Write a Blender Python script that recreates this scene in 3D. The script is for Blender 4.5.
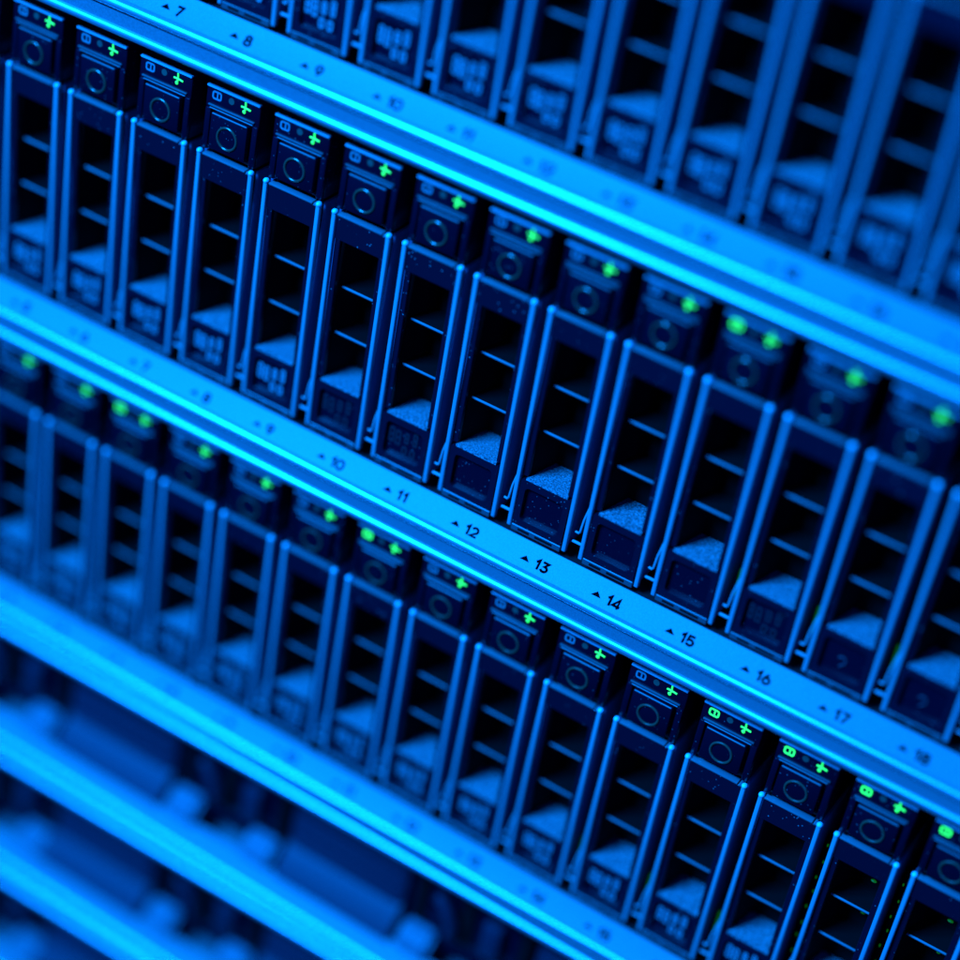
import bpy, bmesh, math, random
from mathutils import Vector, Matrix
random.seed(7)
for o in list(bpy.data.objects): bpy.data.objects.remove(o)
S = bpy.context.scene
COL = S.collection
MM = 0.001

# ------------------------------------------------------------------ camera
cam = bpy.data.cameras.new('camera'); camo = bpy.data.objects.new('camera', cam); COL.objects.link(camo)
S.camera = camo
cam.sensor_width = 36; cam.sensor_fit = 'HORIZONTAL'; cam.lens = 2190.685 / 960 * 36
R0 = Vector((0.8403997679599733, 0.5158122121652338, 0.16633097063959845))
R1 = Vector((0.41328125428592855, -0.4113853193132956, -0.8123796673410817))
R2 = Vector((-0.3506092338609363, 0.7514651561014116, -0.5589036449127358))
C0 = Vector((175.97826529599723, -357.4372835331292, 272.902309570197)) * MM
Mc = Matrix((R0, -R1, -R2)).transposed().to_4x4(); Mc.translation = C0
camo.matrix_world = Mc
cam.clip_start = 0.01; cam.clip_end = 100
cam.dof.use_dof = True; cam.dof.focus_distance = 0.470; cam.dof.aperture_fstop = 3.5

# ------------------------------------------------------------------ world, lamps, exposure
W = bpy.data.worlds.new('World'); S.world = W; W.use_nodes = True
W.node_tree.nodes['Background'].inputs[0].default_value = (0.0, 0.03, 1, 1)
W.node_tree.nodes['Background'].inputs[1].default_value = 0.012

def lamp(name, loc, target, size, power, color, size_y=None):
    l = bpy.data.lights.new(name, 'AREA'); l.energy = power; l.color = color
    l.shape = 'RECTANGLE'; l.size = size; l.size_y = size_y or size
    o = bpy.data.objects.new(name, l); COL.objects.link(o); o.location = loc
    d = Vector(target) - Vector(loc); o.rotation_euler = d.to_track_quat('-Z', 'Y').to_euler()
    return o
lamp('aisle_ceiling_lamp', (-0.50, -0.82, 0.90), (0, 0, 0), 0.50, 95.0, (0.001, 0.205, 1.0), 0.24)
lamp('aisle_front_lamp', (-0.60, -1.00, 0.30), (0, 0, 0), 0.5, 6.0, (0.001, 0.14, 1.0), 0.3)
lamp('added_side_fill', (0.75, -0.8, 0.35), (0, 0, 0.02), 0.3, 3.0, (0.0, 0.07, 1.0), 0.3)  # unseen fill, added to brighten the carrier sides in the gaps

S.view_settings.view_transform = 'Standard'; S.view_settings.look = 'None'
S.view_settings.exposure = 0; S.view_settings.gamma = 1
S.render.engine = 'CYCLES'

# ------------------------------------------------------------------ materials
def material(name, base, rough=0.5, metal=0.0, bump=0.0, bscale=2500, emit=None, estr=1, dust=0.0, spec=0.5, grain=0.0):
    m = bpy.data.materials.new(name); m.use_nodes = True
    nt = m.node_tree; b = nt.nodes['Principled BSDF']
    b.inputs['Base Color'].default_value = (*base, 1); b.inputs['Roughness'].default_value = rough
    b.inputs['Metallic'].default_value = metal; b.inputs['Specular IOR Level'].default_value = spec
    tc = nt.nodes.new('ShaderNodeTexCoord')
    if emit:
        b.inputs['Emission Color'].default_value = (*emit, 1); b.inputs['Emission Strength'].default_value = estr
    if bump:
        n = nt.nodes.new('ShaderNodeTexNoise'); n.inputs['Scale'].default_value = bscale; n.inputs['Detail'].default_value = 3
        nt.links.new(tc.outputs['Object'], n.inputs['Vector'])
        k = nt.nodes.new('ShaderNodeBump'); k.inputs['Strength'].default_value = bump; k.inputs['Distance'].default_value = 0.0002
        nt.links.new(n.outputs['Fac'], k.inputs['Height']); nt.links.new(k.outputs['Normal'], b.inputs['Normal'])
    if grain or dust:
        mix = nt.nodes.new('ShaderNodeMix'); mix.data_type = 'RGBA'
        mix.inputs['A'].default_value = (*base, 1)
        oi = nt.nodes.new('ShaderNodeObjectInfo')
        ad = nt.nodes.new('ShaderNodeVectorMath'); ad.operation = 'ADD'
        nt.links.new(tc.outputs['Object'], ad.inputs[0])
        wn = nt.nodes.new('ShaderNodeVectorMath'); wn.operation = 'SCALE'; wn.inputs[0].default_value = (1, 1, 1)
        nt.links.new(oi.outputs['Random'], wn.inputs['Scale']); nt.links.new(wn.outputs[0], ad.inputs[1])
        if grain:
            n2 = nt.nodes.new('ShaderNodeTexNoise'); n2.inputs['Scale'].default_value = 2600; n2.inputs['Detail'].default_value = 2
            nt.links.new(ad.outputs[0], n2.inputs['Vector'])
            r = nt.nodes.new('ShaderNodeMapRange'); r.inputs['From Min'].default_value = .35; r.inputs['From Max'].default_value = .68
            nt.links.new(n2.outputs['Fac'], r.inputs['Value']); nt.links.new(r.outputs[0], mix.inputs['Factor'])
            mix.inputs['B'].default_value = (*[min(1, c * (1 + grain)) for c in base], 1)
        else:
            v = nt.nodes.new('ShaderNodeTexVoronoi'); v.inputs['Scale'].default_value = 1300; v.feature = 'F1'
            nt.links.new(ad.outputs[0], v.inputs['Vector'])
            sc = nt.nodes.new('ShaderNodeSeparateColor'); nt.links.new(v.outputs['Color'], sc.inputs[0])
            gt = nt.nodes.new('ShaderNodeMath'); gt.operation = 'GREATER_THAN'; gt.inputs[1].default_value = 0.6
            nt.links.new(sc.outputs[0], gt.inputs[0])
            siz = nt.nodes.new('ShaderNodeMath'); siz.operation = 'MULTIPLY'; siz.inputs[1].default_value = 0.2
            nt.links.new(sc.outputs[1], siz.inputs[0])
            lt = nt.nodes.new('ShaderNodeMath'); lt.operation = 'LESS_THAN'
            nt.links.new(v.outputs['Distance'], lt.inputs[0]); nt.links.new(siz.outputs[0], lt.inputs[1])
            mu = nt.nodes.new('ShaderNodeMath'); mu.operation = 'MULTIPLY'
            nt.links.new(gt.outputs[0], mu.inputs[0]); nt.links.new(lt.outputs[0], mu.inputs[1])
            m3 = nt.nodes.new('ShaderNodeMath'); m3.operation = 'MULTIPLY'; m3.inputs[1].default_value = dust
            nt.links.new(mu.outputs[0], m3.inputs[0]); nt.links.new(m3.outputs[0], mix.inputs['Factor'])
            mix.inputs['B'].default_value = (.6, .6, .6, 1)
        nt.links.new(mix.outputs['Result'], b.inputs['Base Color'])
    return m

M_LEDGE = material('silver_paint', (.15, .15, .15), .42, .0, bump=.12, bscale=4000, spec=.45, grain=.3)
M_BEAD = material('polished_rim', (.55, .55, .55), .36, .7)
M_BAR = material('satin_grey_bar', (.33, .33, .33), .34, .0, bump=.08, bscale=1500)
M_TRIM = material('dark_grey_plastic', (.008, .005, .014), .30, dust=.4, spec=.4)
M_PLAST = material('black_gloss_plastic', (.006, .003, .011), .22, dust=.2)
M_BLACK = material('black_recess', (.003, .003, .003), .8, spec=.1)
M_SIDE = material('grey_side_metal', (.14, .09, .16), .6, .0)
M_SHELF = material('blasted_metal', (.085, .085, .085), .5, .2, bump=.9, bscale=3000, grain=4.5)
M_FIN = material('black_fin_plastic', (.006, .006, .006), .35, spec=.3)
M_LIP = material('bottom_lip_plastic', (.07, .07, .07), .4)
M_RING = material('brown_ring', (.30, .07, .04), .25, .2)
M_GREEN = material('green_lamp', (.02, .3, .08), .4, emit=(.02, 1, .10), estr=1.7)
M_LEAK = material('green_leak_glow', (.02, .2, .02), .4, emit=(.02, .8, .01), estr=.1)  # emission stands in for green LED light leaking between carriers
M_ICON = material('grey_icon', (.22, .24, .24), .5)
M_DOT = material('dim_lamp', (.03, .075, .05), .5)
M_PRINT = material('black_print', (.002, .002, .003), .9, spec=.0)
M_MARK = material('pale_label_print', (.27, .27, .27), .6)
M_FAINT = material('faint_label_print', (.011, .010, .014), .6)
M_RIM = material('rim_edge_highlight', (.09, .09, .09), .45)  # lighter than the module so its edges look like they catch light
M_FINGLINT = material('fin_edge_highlight', (.24, .24, .24), .32)  # edge highlight of the black fins, put into the colour
M_TIP = material('bar_top_highlight', (.75, .75, .75), .25)  # pale colour imitates the lit tops of the bars
M_EDGE = material('grey_top_edge', (.16, .16, .16), .26)
M_TOPRIM = material('top_rim_highlight', (.6, .6, .6), .4)  # pale colour imitates a lit edge under the shading ledge
M_SWIRL = material('faint_grey_scratch', (.06, .06, .07), .5)
M_WIRE = material('steel_clip', (.3, .3, .3), .5, .0)
M_CHASSIS = material('chassis_black', (.008, .008, .008), .6)
M_TAB = material('release_tab_grey', (.10, .09, .11), .5)
M_TRAY = material('tray_grey', (.028, .018, .034), .5, .1)

# ------------------------------------------------------------------ mesh helpers (millimetres)
def new(): return bmesh.new()
def box(bm, x0, x1, y0, y1, z0, z1, bev=0, seg=2, shear=0):
    vs = [bm.verts.new((x, y, z)) for x in (x0, x1) for y in (y0, y1) for z in (z0, z1)]
    q = [(0, 1, 3, 2), (4, 6, 7, 5), (0, 4, 5, 1), (2, 3, 7, 6), (0, 2, 6, 4), (1, 5, 7, 3)]
    fs = [bm.faces.new([vs[i] for i in f]) for f in q]
    if bev:
        es = list({e for f in fs for e in f.edges})
        r = bmesh.ops.bevel(bm, geom=es, offset=bev, segments=seg, affect='EDGES', profile=.5)
        vs = list({v for v in r['verts']} | {v for v in vs if v.is_valid})
    if shear:
        for v in vs: v.co.y += shear * v.co.z
def prism_x(bm, prof, x0, x1):           # closed (y,z) profile extruded along x
    a = [bm.verts.new((x0, y, z)) for y, z in prof]; b = [bm.verts.new((x1, y, z)) for y, z in prof]
    n = len(prof)
    for i in range(n): bm.faces.new((a[i], a[(i + 1) % n], b[(i + 1) % n], b[i]))
    bm.faces.new(a[::-1]); bm.faces.new(b)
def prism_z(bm, poly, z0, z1):           # (x,y) polygon
    a = [bm.verts.new((x, y, z0)) for x, y in poly]; b = [bm.verts.new((x, y, z1)) for x, y in poly]
    n = len(poly)
    for i in range(n): bm.faces.new((a[i], a[(i + 1) % n], b[(i + 1) % n], b[i]))
    bm.faces.new(a[::-1]); bm.faces.new(b)
def prism_y(bm, poly, y0, y1):           # (x,z) polygon
    a = [bm.verts.new((x, y0, z)) for x, z in poly]; b = [bm.verts.new((x, y1, z)) for x, z in poly]
    n = len(poly)
    for i in range(n): bm.faces.new((a[i], a[(i + 1) % n], b[(i + 1) % n], b[i]))
    bm.faces.new(a[::-1]); bm.faces.new(b)
def tube(bm, pts, r, n=8):
    pts = [Vector(p) for p in pts]; rings = []
    for i, p in enumerate(pts):
        d = (pts[min(i + 1, len(pts) - 1)] - pts[max(i - 1, 0)]).normalized()
        u = d.orthogonal().normalized()
        if i: 
            u = (pu - d * pu.dot(d)).normalized()
        pu = u; w = d.cross(u)
        rings.append([bm.verts.new(p + r * (math.cos(2 * math.pi * k / n) * u + math.sin(2 * math.pi * k / n) * w)) for k in range(n)])
    for a, b in zip(rings, rings[1:]):
        for k in range(n): bm.faces.new((a[k], a[(k + 1) % n], b[(k + 1) % n], b[k]))
    bm.faces.new(rings[0][::-1]); bm.faces.new(rings[-1])
def torus_y(bm, cx, cy, cz, R, r, n=40, k=10):
    rings = []
    for i in range(n):
        a = 2 * math.pi * i / n
        rings.append([bm.verts.new((cx + (R + r * math.cos(2 * math.pi * j / k)) * math.cos(a), cy + r * math.sin(2 * math.pi * j / k), cz + (R + r * math.cos(2 * math.pi * j / k)) * math.sin(a))) for j in range(k)])
    for i in range(n):
        for j in range(k):
            bm.faces.new((rings[i][j], rings[(i + 1) % n][j], rings[(i + 1) % n][(j + 1) % k], rings[i][(j + 1) % k]))
def ellipsoid(bm, c, r, u=20, v=12):
    res = bmesh.ops.create_uvsphere(bm, u_segments=u, v_segments=v, radius=1)
    for w in res['verts']: w.co = Vector((c[0] + w.co.x * r[0], c[1] + w.co.y * r[1], c[2] + w.co.z * r[2]))
def rrect(x0, x1, z0, z1, r, n=4):
    out = []
    for cx, cz, a0 in ((x1 - r, z1 - r, 0), (x0 + r, z1 - r, 90), (x0 + r, z0 + r, 180), (x1 - r, z0 + r, 270)):
        for i in range(n + 1):
            a = math.radians(a0 + 90 * i / n); out.append((cx + r * math.cos(a), cz + r * math.sin(a)))
    return out
def frame_y(bm, outer, inner, y0, y1):   # ring between two polygons of equal count
    n = len(outer)
    A = [bm.verts.new((x, y0, z)) for x, z in outer]; B = [bm.verts.new((x, y0, z)) for x, z in inner]
    A2 = [bm.verts.new((x, y1, z)) for x, z in outer]; B2 = [bm.verts.new((x, y1, z)) for x, z in inner]
    for i in range(n):
        j = (i + 1) % n
        bm.faces.new((A[i], A[j], B[j], B[i])); bm.faces.new((A2[j], A2[i], B2[i], B2[j]))
        bm.faces.new((A2[i], A2[j], A[j], A[i])); bm.faces.new((B[i], B[j], B2[j], B2[i]))
def build(name, bm, mat, parent=None, smooth=True):
    bmesh.ops.recalc_face_normals(bm, faces=bm.faces)
    me = bpy.data.meshes.new(name)
    for v in bm.verts: v.co *= MM
    bm.to_mesh(me); bm.free()
    if smooth:
        for p in me.polygons: p.use_smooth = True
        me.set_sharp_from_angle(angle=math.radians(32))
    o = bpy.data.objects.new(name, me); COL.objects.link(o)
    me.materials.append(mat)
    if parent: o.parent = parent
    return o
def thing(name, label, cat, loc=(0, 0, 0), group=None, kind=None):
    o = bpy.data.objects.new(name, None); COL.objects.link(o); o.empty_display_size = .01
    o.location = Vector(loc) * MM; o['label'] = label; o['category'] = cat
    if group: o['group'] = group
    if kind: o['kind'] = kind
    return o
def copy_tree(o, parent=None, skip=()):
    c = o.copy(); COL.objects.link(c)
    if parent: c.parent = parent
    for ch in list(o.children):
        if ch.name.split('.')[0] in skip: continue
        copy_tree(ch, c)
    return c

# ------------------------------------------------------------------ ledge (one profile for every enclosure)
def ledge_profile():
    p = [(14, -6.0), (-0.3, -6.0), (-0.3, -1.5), (-0.5, -1.25), (-0.7, -1.25)]
    d = Vector((-4.61, -5.33)).normalized(); q0 = Vector((-0.7, -1.25)); up = Vector((-5.33, 4.61)).normalized()
    for sdist, lift in ((5.95, 0), (6.15, .02), (6.35, .08), (6.55, .18), (6.7, .3)):
        q = q0 + d * sdist + up * lift; p.append((q.x, q.y))
    p += [(-4.3, -6.6), (-4.3, -8.9), (-5.0, -8.9), (-5.0, -12.0), (-3.9, -12.4), (-3.9, -14.2), (14, -14.2)]
    return p
def bead_profiles():                                    # two polished rounded rims that run along the ledge
    out = []
    for (cy, cz), r, a0, a1 in (((-4.85, -7.2), 1.2, 75, 235), ((-4.75, -13.0), 1.15, 100, 270)):
        out.append([(cy + .15, cz + r * math.sin(math.radians(a0)))] + [(cy + r * math.cos(math.radians(a0 + (a1 - a0) * i / 18)), cz + r * math.sin(math.radians(a0 + (a1 - a0) * i / 18))) for i in range(19)] + [(cy + .15, cz + r * math.sin(math.radians(a1)))])
    return out

def arc(cx, cy, rx, ry, a0, a1, n=8):
    return [(cx + rx * math.cos(math.radians(a0 + (a1 - a0) * i / n)), cy + ry * math.sin(math.radians(a0 + (a1 - a0) * i / n))) for i in range(n + 1)]
def ring_pts(cx, cy, rx, ry, p=2.8, n=28):
    out = []
    for i in range(n):
        a = 2 * math.pi * i / n; c, s_ = math.cos(a), math.sin(a)
        out.append((cx + rx * math.copysign(abs(c) ** (2 / p), c), cy + ry * math.copysign(abs(s_) ** (2 / p), s_)))
    return out
# stroke digits, height 0..2, (closed?, points); wide sans lettering
DIG = {
 '0': (1.75, [(True, ring_pts(.87, 1, .72, .86))]),
 '1': (1.0, [(False, [(.1, 1.35), (.72, 1.86), (.72, 0)])]),
 '2': (1.65, [(False, arc(.8, 1.3, .62, .56, 165, -35, 10) + [(.15, .15), (1.5, .15)])]),
 '3': (1.65, [(False, [(.15, 1.85), (1.4, 1.85), (.72, 1.12)] + arc(.75, .63, .66, .5, 78, -160, 12))]),
 '4': (1.75, [(False, [(1.65, .48), (.12, .48), (1.2, 1.86), (1.2, 0)])]),
 '5': (1.65, [(False, [(1.42, 1.85), (.32, 1.85), (.22, 1.0)] + arc(.75, .66, .68, .53, 125, -155, 12))]),
 '6': (1.65, [(True, ring_pts(.82, .65, .64, .53, 2.2)), (False, [(.24, .85), (.5, 1.35), (1.0, 1.88)])]),
 '7': (1.5, [(False, [(.1, 1.85), (1.4, 1.85), (.55, 0)])]),
 '8': (1.65, [(True, ring_pts(.82, .58, .66, .46, 2.2)), (True, ring_pts(.82, 1.46, .54, .4, 2.2))]),
 '9': (1.65, [(True, ring_pts(.82, 1.35, .64, .53, 2.2)), (False, [(1.4, 1.15), (1.14, .65), (.64, .12)])]),
}
def ribbon(bm, pts, w, closed, place):
    n = len(pts); L = []; Rr = []
    for i in range(n):
        a = Vector(pts[i - 1] if (i or closed) else pts[0]); c = Vector(pts[(i + 1) % n] if (i < n - 1 or closed) else pts[-1]); p = Vector(pts[i])
        d1 = (p - a).normalized() if (p - a).length > 1e-6 else (c - p).normalized()
        d2 = (c - p).normalized() if (c - p).length > 1e-6 else d1
        n1 = Vector((-d1.y, d1.x)); n2 = Vector((-d2.y, d2.x)); m = (n1 + n2)
        m = m.normalized() if m.length > 1e-3 else n1
        k = w / 2 / max(.45, m.dot(n1))
        L.append(bm.verts.new(place(*(p + m * k)))); Rr.append(bm.verts.new(place(*(p - m * k))))
    for i in range(n if closed else n - 1):
        j = (i + 1) % n; bm.faces.new((L[i], L[j], Rr[j], Rr[i]))

DN = Vector((0, -4.61, -5.33)).normalized()
NB = Vector((0, -5.33, 4.61)).normalized()
def strip_point(x, s, lift=0.03):        # s is the distance down the label face from its back edge
    return Vector((x, 0, 0)) + Vector((0, -0.7, -1.25)) + DN * s + NB * lift

def shelf(row, label, n0=0, n1=23):
    z = row * 88.9
    t = thing('disk_shelf', label, 'disk shelf', (0, 14, z - 14.2), 'disk shelves stacked in the rack')
    off = Vector((0, -14, 14.2))
    x0, x1 = (n0 - 12) * 18 - 10, (n1 - 12) * 18 + 24
    bm = new(); prism_x(bm, [(y + off.y, zz + off.z) for y, zz in ledge_profile()], x0, x1)
    build('label_ledge', bm, M_LEDGE, t)
    for pr in bead_profiles():
        bm = new(); prism_x(bm, [(y + off.y, zz + off.z) for y, zz in pr], x0 - .02, x1 + .02); build('edge_bead', bm, M_BEAD, t)
    bm = new()
    box(bm, x0, x1, 76 + off.y, 90 + off.y, -1.0 + off.z, 73 + off.z)
    box(bm, x0, x1, 14.2 + off.y, 90 + off.y, -14.0 + off.z, -1.6 + off.z)
    box(bm, x0, x1, -.1 + off.y, 14.0 + off.y, -5.8 + off.z, -2.2 + off.z)
    box(bm, x0, x1, 6 + off.y, 75.8 + off.y, 71.2 + off.z, 73.5 + off.z)
    build('chassis', bm, M_CHASSIS, t)
    bm = new()
    for n in range(n0, n1 + 1):
        cx = (n - 12) * 18 + 6.93
        if not(-140 < cx < 140): continue
        pts = [(cx - 1.1, 4.3), (cx + 1.3, 4.3), (cx + .1, 3.15)]
        vv = [bm.verts.new(strip_point(*p) + off) for p in pts]; bm.faces.new(vv)
        x = cx + 2.65
        for ch in str(n):
            wd, strokes = DIG[ch]
            for si, (cl, pts) in enumerate(strokes):
                ribbon(bm, pts, .5, cl, lambda u, v, x=x, si=si: strip_point(x + u * 1.14, 4.9 - v * 1.15, .03 + .012 * si) + off)
            x += wd * 1.14 + .3
    build('bay_numbers', bm, M_PRINT, t, smooth=False)
    return t

shelf(1, 'uppermost disk shelf with silver ledge numbered 7 to 15, cut off by the photo top')
shelf(0, 'middle disk shelf with sharply printed numbers 10 to 18 on its silver ledge')
shelf(-1, 'lowest disk shelf of vertical drives, its silver ledge blurred, above the flat trays')

# ------------------------------------------------------------------ drive carrier prototype (local x centred, z 0 = bar bottom)
SH = -1.75 / 54.7
def proto_drive():
    t = thing('drive_carrier', '', 'drive carrier', (0, 0, 0), 'hot-swap drive carriers standing in the disk shelves')
    for s in (-1, 1):
        bm = new(); box(bm, s * 6.93 - .52, s * 6.93 + .52, 0, 1.2, -.5, 54.7, .3, 3, SH)
        sb = build('side_bar', bm, M_BAR, t)
        bm = new(); ellipsoid(bm, (s * 6.93, -1.2, 54.7), (.7, .78, .62), 16, 12); build('bar_top_glint', bm, M_TIP, sb)  # ball added as the bright spot on the bar top
    bm = new()
    for s in (-1, 1):
        a, b = sorted((s * 6.3, s * 4.95)); box(bm, a, b, .9, 2.0, 13.05, 48.3, .12, 1, SH)
    box(bm, -6.3, 6.3, .6, 2.0, 48.35, 54.05, .15, 1, SH)
    # lower block: border round the window, shelf front edge on top
    outer = rrect(-6.1, 6.1, .6, 12.4, .3); inner = [(x, z) for x, z in rrect(-4.75, 4.75, 2.3, 10.7, 1.0)]
    frame_y(bm, outer, inner, -.05, 1.2)
    build('handle_frame', bm, M_TRIM, t)
    bm = new(); box(bm, -6.2, 6.2, -.15, 2.2, -1.0, .55, .15, 1)
    build('bottom_lip', bm, M_LIP, t)
    bm = new(); box(bm, -6.2, 5.3, .3, 2.2, 54.1, 54.6, .18, 2, SH); box(bm, 5.55, 6.2, .4, 2.2, 54.1, 54.55, .15, 2, SH)
    build('top_edge', bm, M_EDGE, t)
    bm = new(); box(bm, -5.6, 5.6, .95, 1.15, 1.2, 11.6)
    build('label_window', bm, M_PLAST, t)
    bm = new()
    for x0, x1 in ((-4.5, -1.6), (-.2, 4.2)): box(bm, x0, x1, -.2, .2, -.55, .1, .05, 1)
    build('slot', bm, M_BLACK, t)
    bm = new(); prism_z(bm, [(-5.05, .05), (5.2, .05), (4.4, 9.6), (-3.1, 9.6)], 12.45, 13.05)
    build('inner_shelf', bm, M_SHELF, t)
    for z in (36.3, 24.8):
        bm = new(); prism_z(bm, [(-4.55, 2.3), (4.9, 2.3), (4.4, 9.6), (-3.1, 9.6)], z - .9, z)
        fin = build('fin', bm, M_FIN, t)
        bm = new(); box(bm, -4.5, 4.85, 1.95, 2.28, z - .5, z + .02, .14, 2); build('fin_edge_glint', bm, M_FINGLINT, fin)  # pale strip added as the fin's edge highlight
    bm = new()                                      # cavity liner: left, right and back walls
    prism_z(bm, [(-5.1, 2.05), (-3.1, 9.65), (-6.6, 9.65), (-6.6, 2.05)], 1.2, 54)
    prism_z(bm, [(5.0, 2.05), (6.6, 2.05), (6.6, 9.65), (4.4, 9.65)], 1.2, 54)
    box(bm, -6.6, 6.6, 9.7, 74, -.8, 69)
    box(bm, -6.6, 6.6, 2.1, 9.65, 48.4, 53.6)
    build('cavity_liner', bm, M_BLACK, t)
    for s in (-1, 1):
        bm = new(); a, b = sorted((s * 6.65, s * 7.35)); box(bm, a, b, 1.0, 60, 1.0, 54.4, .12, 1)
        build('side_plate', bm, M_SIDE, t)
    # latch module
    bm = new()
    box(bm, -6.95, 6.95, .2, 9.5, 55.2, 70.3, .2, 1)
    for s in (-1, 1):
        a, b = sorted((s * 6.95, s * 5.55)); box(bm, a, b, -.85, .2, 55.4, 65.2, .2, 2)
    box(bm, -7.1, 7.1, -.7, .25, 65.25, 70.3, .3, 2)
    build('latch_module', bm, M_PLAST, t)
    bm = new(); box(bm, -7.0, 7.0, -1.05, -.1, 70.05, 70.6, .2, 2)
    build('top_rim', bm, M_TOPRIM, t)
    bm = new(); box(bm, -6.3, 6.0, -1.1, -.5, 65.85, 66.25, .18, 2); box(bm, -5.9, 5.6, -.95, -.5, 65.2, 65.45, .1, 1)
    build('rim', bm, M_RIM, t)
    bm = new(); box(bm, -4.95, 4.7, -1.35, .3, 56.2, 64.6, .22, 2)
    b = build('release_button', bm, M_PLAST, t)
    bm = new(); box(bm, -4.75, 4.5, -1.42, -1.0, 64.3, 64.68, .12, 1); build('edge', bm, M_RIM, b)  # lighter strip added as the button's top edge highlight
    bm = new(); torus_y(bm, -.2, -1.38, 60.0, 2.5, .3)
    build('ring', bm, M_RING, b)
    # indicators
    bm = new(); o_ = rrect(-5.55, -3.05, 67.5, 69.5, .6); i_ = rrect(-5.15, -3.45, 67.9, 69.1, .25); frame_y(bm, o_, i_, -.78, -.6)
    box(bm, -4.35, -4.02, -.77, -.6, 67.85, 69.15)
    build('drive_icon', bm, M_ICON, t)
    bm = new(); prism_y(bm, [(-.5 + .75 * math.cos(a * math.pi / 8), 68.65 + .75 * math.sin(a * math.pi / 8)) for a in range(16)], -.76, -.6)
    build('status_dot', bm, M_DOT, t)
    bm = new()
    tube(bm, [(3.15, -.72, 69.85), (3.25, -.72, 68.6), (3.05, -.72, 67.45)], .2, 8)
    tube(bm, [(2.15, -.72, 68.55), (3.2, -.75, 68.6), (4.6, -.72, 68.4)], .2, 8)
    ellipsoid(bm, (2.95, -.72, 67.55), (.42, .15, .42), 12, 8)
    build('activity_light', bm, M_GREEN, t)
    # spring clip to the left of the left bar
    bm = new()
    tube(bm, [(-7.6, 2.4, 14.0), (-7.9, 1.6, 12.0), (-8.3, 1.0, 9.0), (-8.45, .8, 6.6), (-8.5, .8, 5.8), (-8.8, .8, 5.3), (-9.6, .9, 5.3)], .26, 8)
    box(bm, -10.0, -7.6, .8, 1.4, 2.3, 2.9, .15, 1)
    build('spring_clip', bm, M_WIRE, t)
    return t
P = proto_drive()

def mark_mesh(seed):
    rnd = random.Random(seed); bm = new()
    for x, z0, z1 in ((-3.6, 5.2, 9.0), (-1.9, 5.0, 8.8), (.3, 6.2, 9.0), (2.5, 6.4, 9.8)):
        w = rnd.uniform(.95, 1.25)
        frame_y(bm, rrect(x - w / 2, x + w / 2 + .2, z0, z1, .4), rrect(x - w / 2 + .42, x + w / 2 - .22, z0 + .5, z1 - .5, .1), .84, .93)
        box(bm, x - .3, x + .4, .86, .93, (z0 + z1) / 2 - .25, (z0 + z1) / 2 + .3)
    for x in (.1, 2.2):
        frame_y(bm, rrect(x - .6, x + .8, 3.1, 5.4, .5), rrect(x - .15, x + .35, 3.6, 4.9, .1), .84, .93)
    return bm
MARKS = [None] * 3
def add_marks(t, i, faint):
    key = (i, faint)
    if key not in add_marks.c:
        o = build('label_marks', mark_mesh(i), M_FAINT if faint else M_MARK); add_marks.c[key] = o; o.parent = t; return
    c = add_marks.c[key].copy(); COL.objects.link(c); c.parent = t
add_marks.c = {}
def swirl_mesh():
    bm = new(); tube(bm, [(-.3 + .9 * math.cos(a), .86, 5.8 + .9 * math.sin(a)) for a in [math.radians(150 - 26 * i) for i in range(9)]] + [(-.5, .86, 4.2)], .16, 6); return bm
def glow_patch():
    bm = new(); box(bm, -9.3, -8.7, 4.2, 5.0, 6.0, 13.0, .28, 2); box(bm, -8.7, -7.3, 4.6, 4.9, 8, 10); return bm
def glow_dots():
    bm = new()
    for k in range(9):
        ellipsoid(bm, (-9.3 + .35 * (k % 2), 5.0 + .3 * (k % 3), 8 + k * 4.6), (.22, .22, .45), 8, 6)
    ellipsoid(bm, (2.6, 5.5, 42.0), (.7, .4, .3), 10, 8)  # added specks imitate faint green light inside the opening
    ellipsoid(bm, (2.7, 6, 32.0), (.5, .3, .25), 10, 8)
    return bm
def dot_rail():
    bm = new(); box(bm, -9.6, -7.3, 5.9, 6.2, 6, 48); return bm
glow_parts = {}
def add_glow_part(t, fn):
    if fn not in glow_parts: glow_parts[fn] = build('dot_rail', fn(), M_BLACK, t) if fn is dot_rail else build('leak_glow', fn(), M_LEAK, t)
    else:
        c = glow_parts[fn].copy(); COL.objects.link(c); c.parent = t
lit = {(0, 15), (-1, 7), (-1, 11), (-1, 16), (-1, 17), (-1, 18), (-1, 19)}
rows = {1: ('upper', range(6, 20)), 0: ('middle', range(4, 20)), -1: ('lowest', range(4, 21))}
first = True
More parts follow.
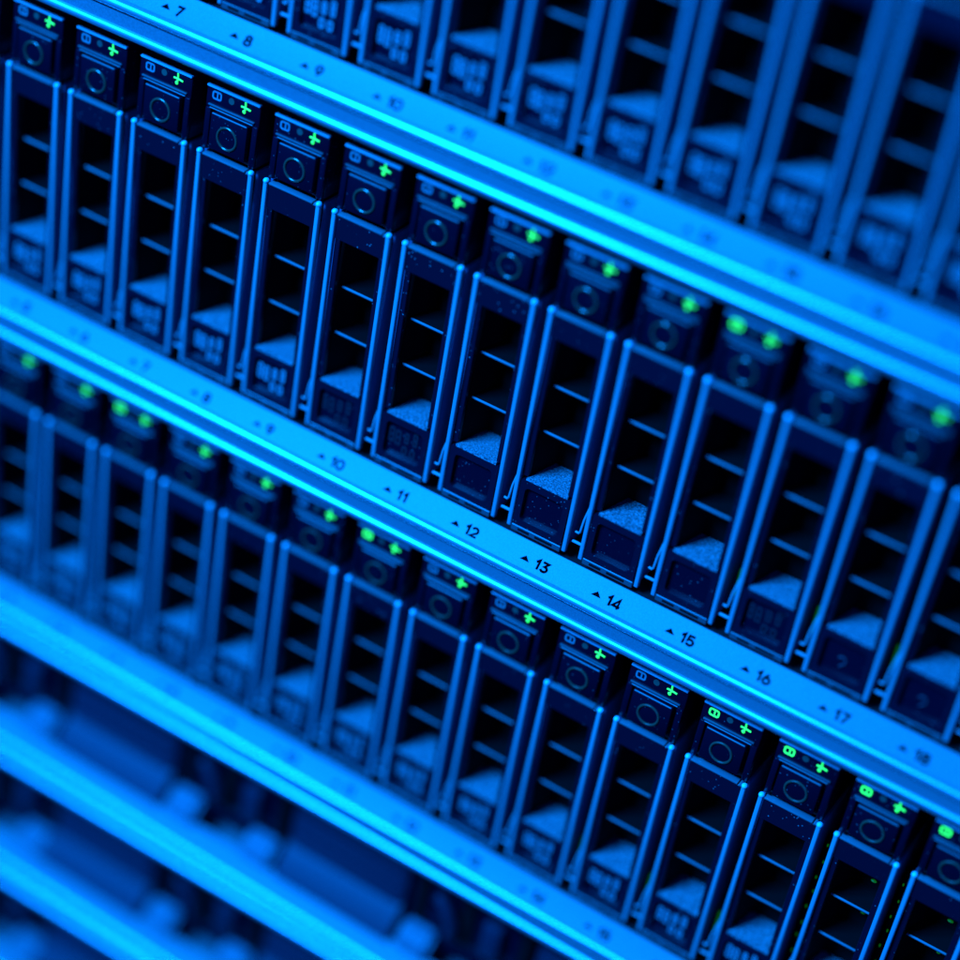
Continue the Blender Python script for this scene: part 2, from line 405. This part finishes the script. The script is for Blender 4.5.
for row, (rname, cols) in rows.items():
    for n in cols:
        if first: t = P; first = False
        else: t = copy_tree(P, skip=('label_marks', 'window_scratch', 'leak_glow', 'dot_rail'))
        k = n - 12
        t.location = Vector((k * 18 + 6.93, 0, row * 88.9)) * MM
        t.location.y += random.uniform(-.12, .12) * MM; t.rotation_euler.z = math.radians(random.uniform(-.25, .25))
        marked = not (row == 0 and n >= 10)
        if marked: add_marks(t, n % 3, False)
        elif n in (10, 11, 16): add_marks(t, n % 3, True)
        elif n in (17, 18):
            if n == 17: SW = build('window_scratch', swirl_mesh(), M_SWIRL, t)
            else: c = SW.copy(); COL.objects.link(c); c.parent = t
        if (row == 0 and n >= 16) or (row == -1 and 15 <= n <= 17): add_glow_part(t, glow_patch)
        if row == -1 and n >= 18: add_glow_part(t, glow_dots); add_glow_part(t, dot_rail)
        both = (row, n) in lit
        if both:
            for ch in t.children:
                if ch.name.startswith('drive_icon'):
                    me = bpy.data.meshes.get('drive_icon_lit')
                    if me is None:
                        me = ch.data.copy(); me.name = 'drive_icon_lit'; me.materials.clear(); me.materials.append(M_GREEN)
                    ch.data = me
        w = 'labelled' if marked else 'plain window'
        if row == 1: t['label'] = 'black %s drive carrier above number %d on the uppermost silver ledge' % (w, n)
        else: t['label'] = 'black %s drive carrier, %s, above number %d of the %s shelf' % (w, 'two green lights' if both else 'one green light', n, rname)

# ------------------------------------------------------------------ flat 1U units below
def unit(i, label):
    zt = -103.1 - 44.45 * i; zb = zt - 44.45
    t = thing('rack_server', label, 'server', (0, 14, zb), 'flat servers under the disk shelves')
    off = Vector((0, -14, 14.2))
    bm = new(); prism_x(bm, [(y + off.y, z + off.z) for y, z in ledge_profile()], -226, 222)
    build('front_ledge', bm, M_LEDGE, t)
    for pr in bead_profiles():
        bm = new(); prism_x(bm, [(y + off.y, z + off.z) for y, z in pr], -226.02, 222.02); build('edge_bead', bm, M_BEAD, t)
    bm = new(); box(bm, -226, 222, 0.5, 60, 1, 43.5); build('chassis', bm, M_CHASSIS, t)
    return zb
def proto_tray():
    t = thing('drive_tray', '', 'drive tray', (0, 0, 0), 'flat drive trays in the rack servers')
    bm = new()                                       # leaning ribbed face, x 0..35, z 13..41 above the unit bottom
    prism_x(bm, [(-2.6, 13.2), (-2.2, 14.2), (3.6, 21), (5.2, 41), (12, 41), (12, 13.2)], 0, 35)
    build('front_panel', bm, M_TRAY, t)
    bm = new()
    for j in range(5):
        z = 21.5 + j * 4.3; y = 3.6 + (z - 21) * 1.6 / 20
        box(bm, 1.2, 33.8, y - .8, y + 1, z - .7, z + .7, .4, 2)
    build('rib', bm, M_TRAY, t)
    bm = new(); box(bm, 36.5, 71.5, 4, 12, 13.2, 41, .5, 1); build('latch_body', bm, M_PLAST, t)
    for x in (42, 66.5):
        bm = new(); prism_x(bm, [(-3.4, 13.6), (-2.6, 16.0), (1.5, 19.5), (3.8, 20.0), (3.8, 13.6)], x - 4.6, x + 4.6); bmesh.ops.bevel(bm, geom=list(bm.edges), offset=1.0, segments=3, affect='EDGES'); build('release_tab', bm, M_TAB, t)
    for x, w in ((40.0, 1.6), (53.5, 2.0), (70, 1.6)):
        bm = new(); box(bm, x - w, x + w, 3.0, 4.4, 20, 40.5, .3, 1); build('slot', bm, M_BLACK, t)
    bm = new(); tube(bm, [(45, 2, 33), (48, 1.2, 31), (50.5, 1.4, 26), (50, 2, 22)], 1.7, 10); build('latch_lever', bm, M_TRAY, t)
    bm = new(); box(bm, 58.5, 64, 1.0, 4.2, 22, 33, 1.0, 2); build('latch_button', bm, M_TRAY, t)
    return t
PT = proto_tray(); used = False
ulab = ['first flat server directly beneath the lowest disk shelf', 'second flat server, below the first, with a broad glowing ledge', 'bottom flat server, only its top left corner inside the photo']
names = ['first', 'second', 'bottom']
pos = ['far left', 'left', 'centre', 'right']
for i in range(3):
    zb = unit(i, ulab[i])
    xs = [(-98, 'leftmost'), (-25, 'second'), (48, 'third')] if i == 0 else ([(-101, 'leftmost'), (-28, 'second')] if i == 1 else [(-104, 'leftmost')])
    for x, nm in [(-171, 'end')] * (1 if i < 3 else 0) + xs:
        if nm == 'end': nm = 'edge'
        tr = PT if not used else copy_tree(PT); used = True
        tr.location = Vector((x, 0, zb)) * MM
        tr['label'] = {'edge': 'blurred flat tray cut off by the left photo edge, in the %s flat server', 'leftmost': 'blurred flat tray with ribbed slab, leftmost whole one in the %s flat server', 'second': 'blurred flat tray with ribbed slab, second from left in the %s flat server', 'third': 'blurred flat tray at the bottom photo edge, third in the %s flat server'}[nm] % names[i]
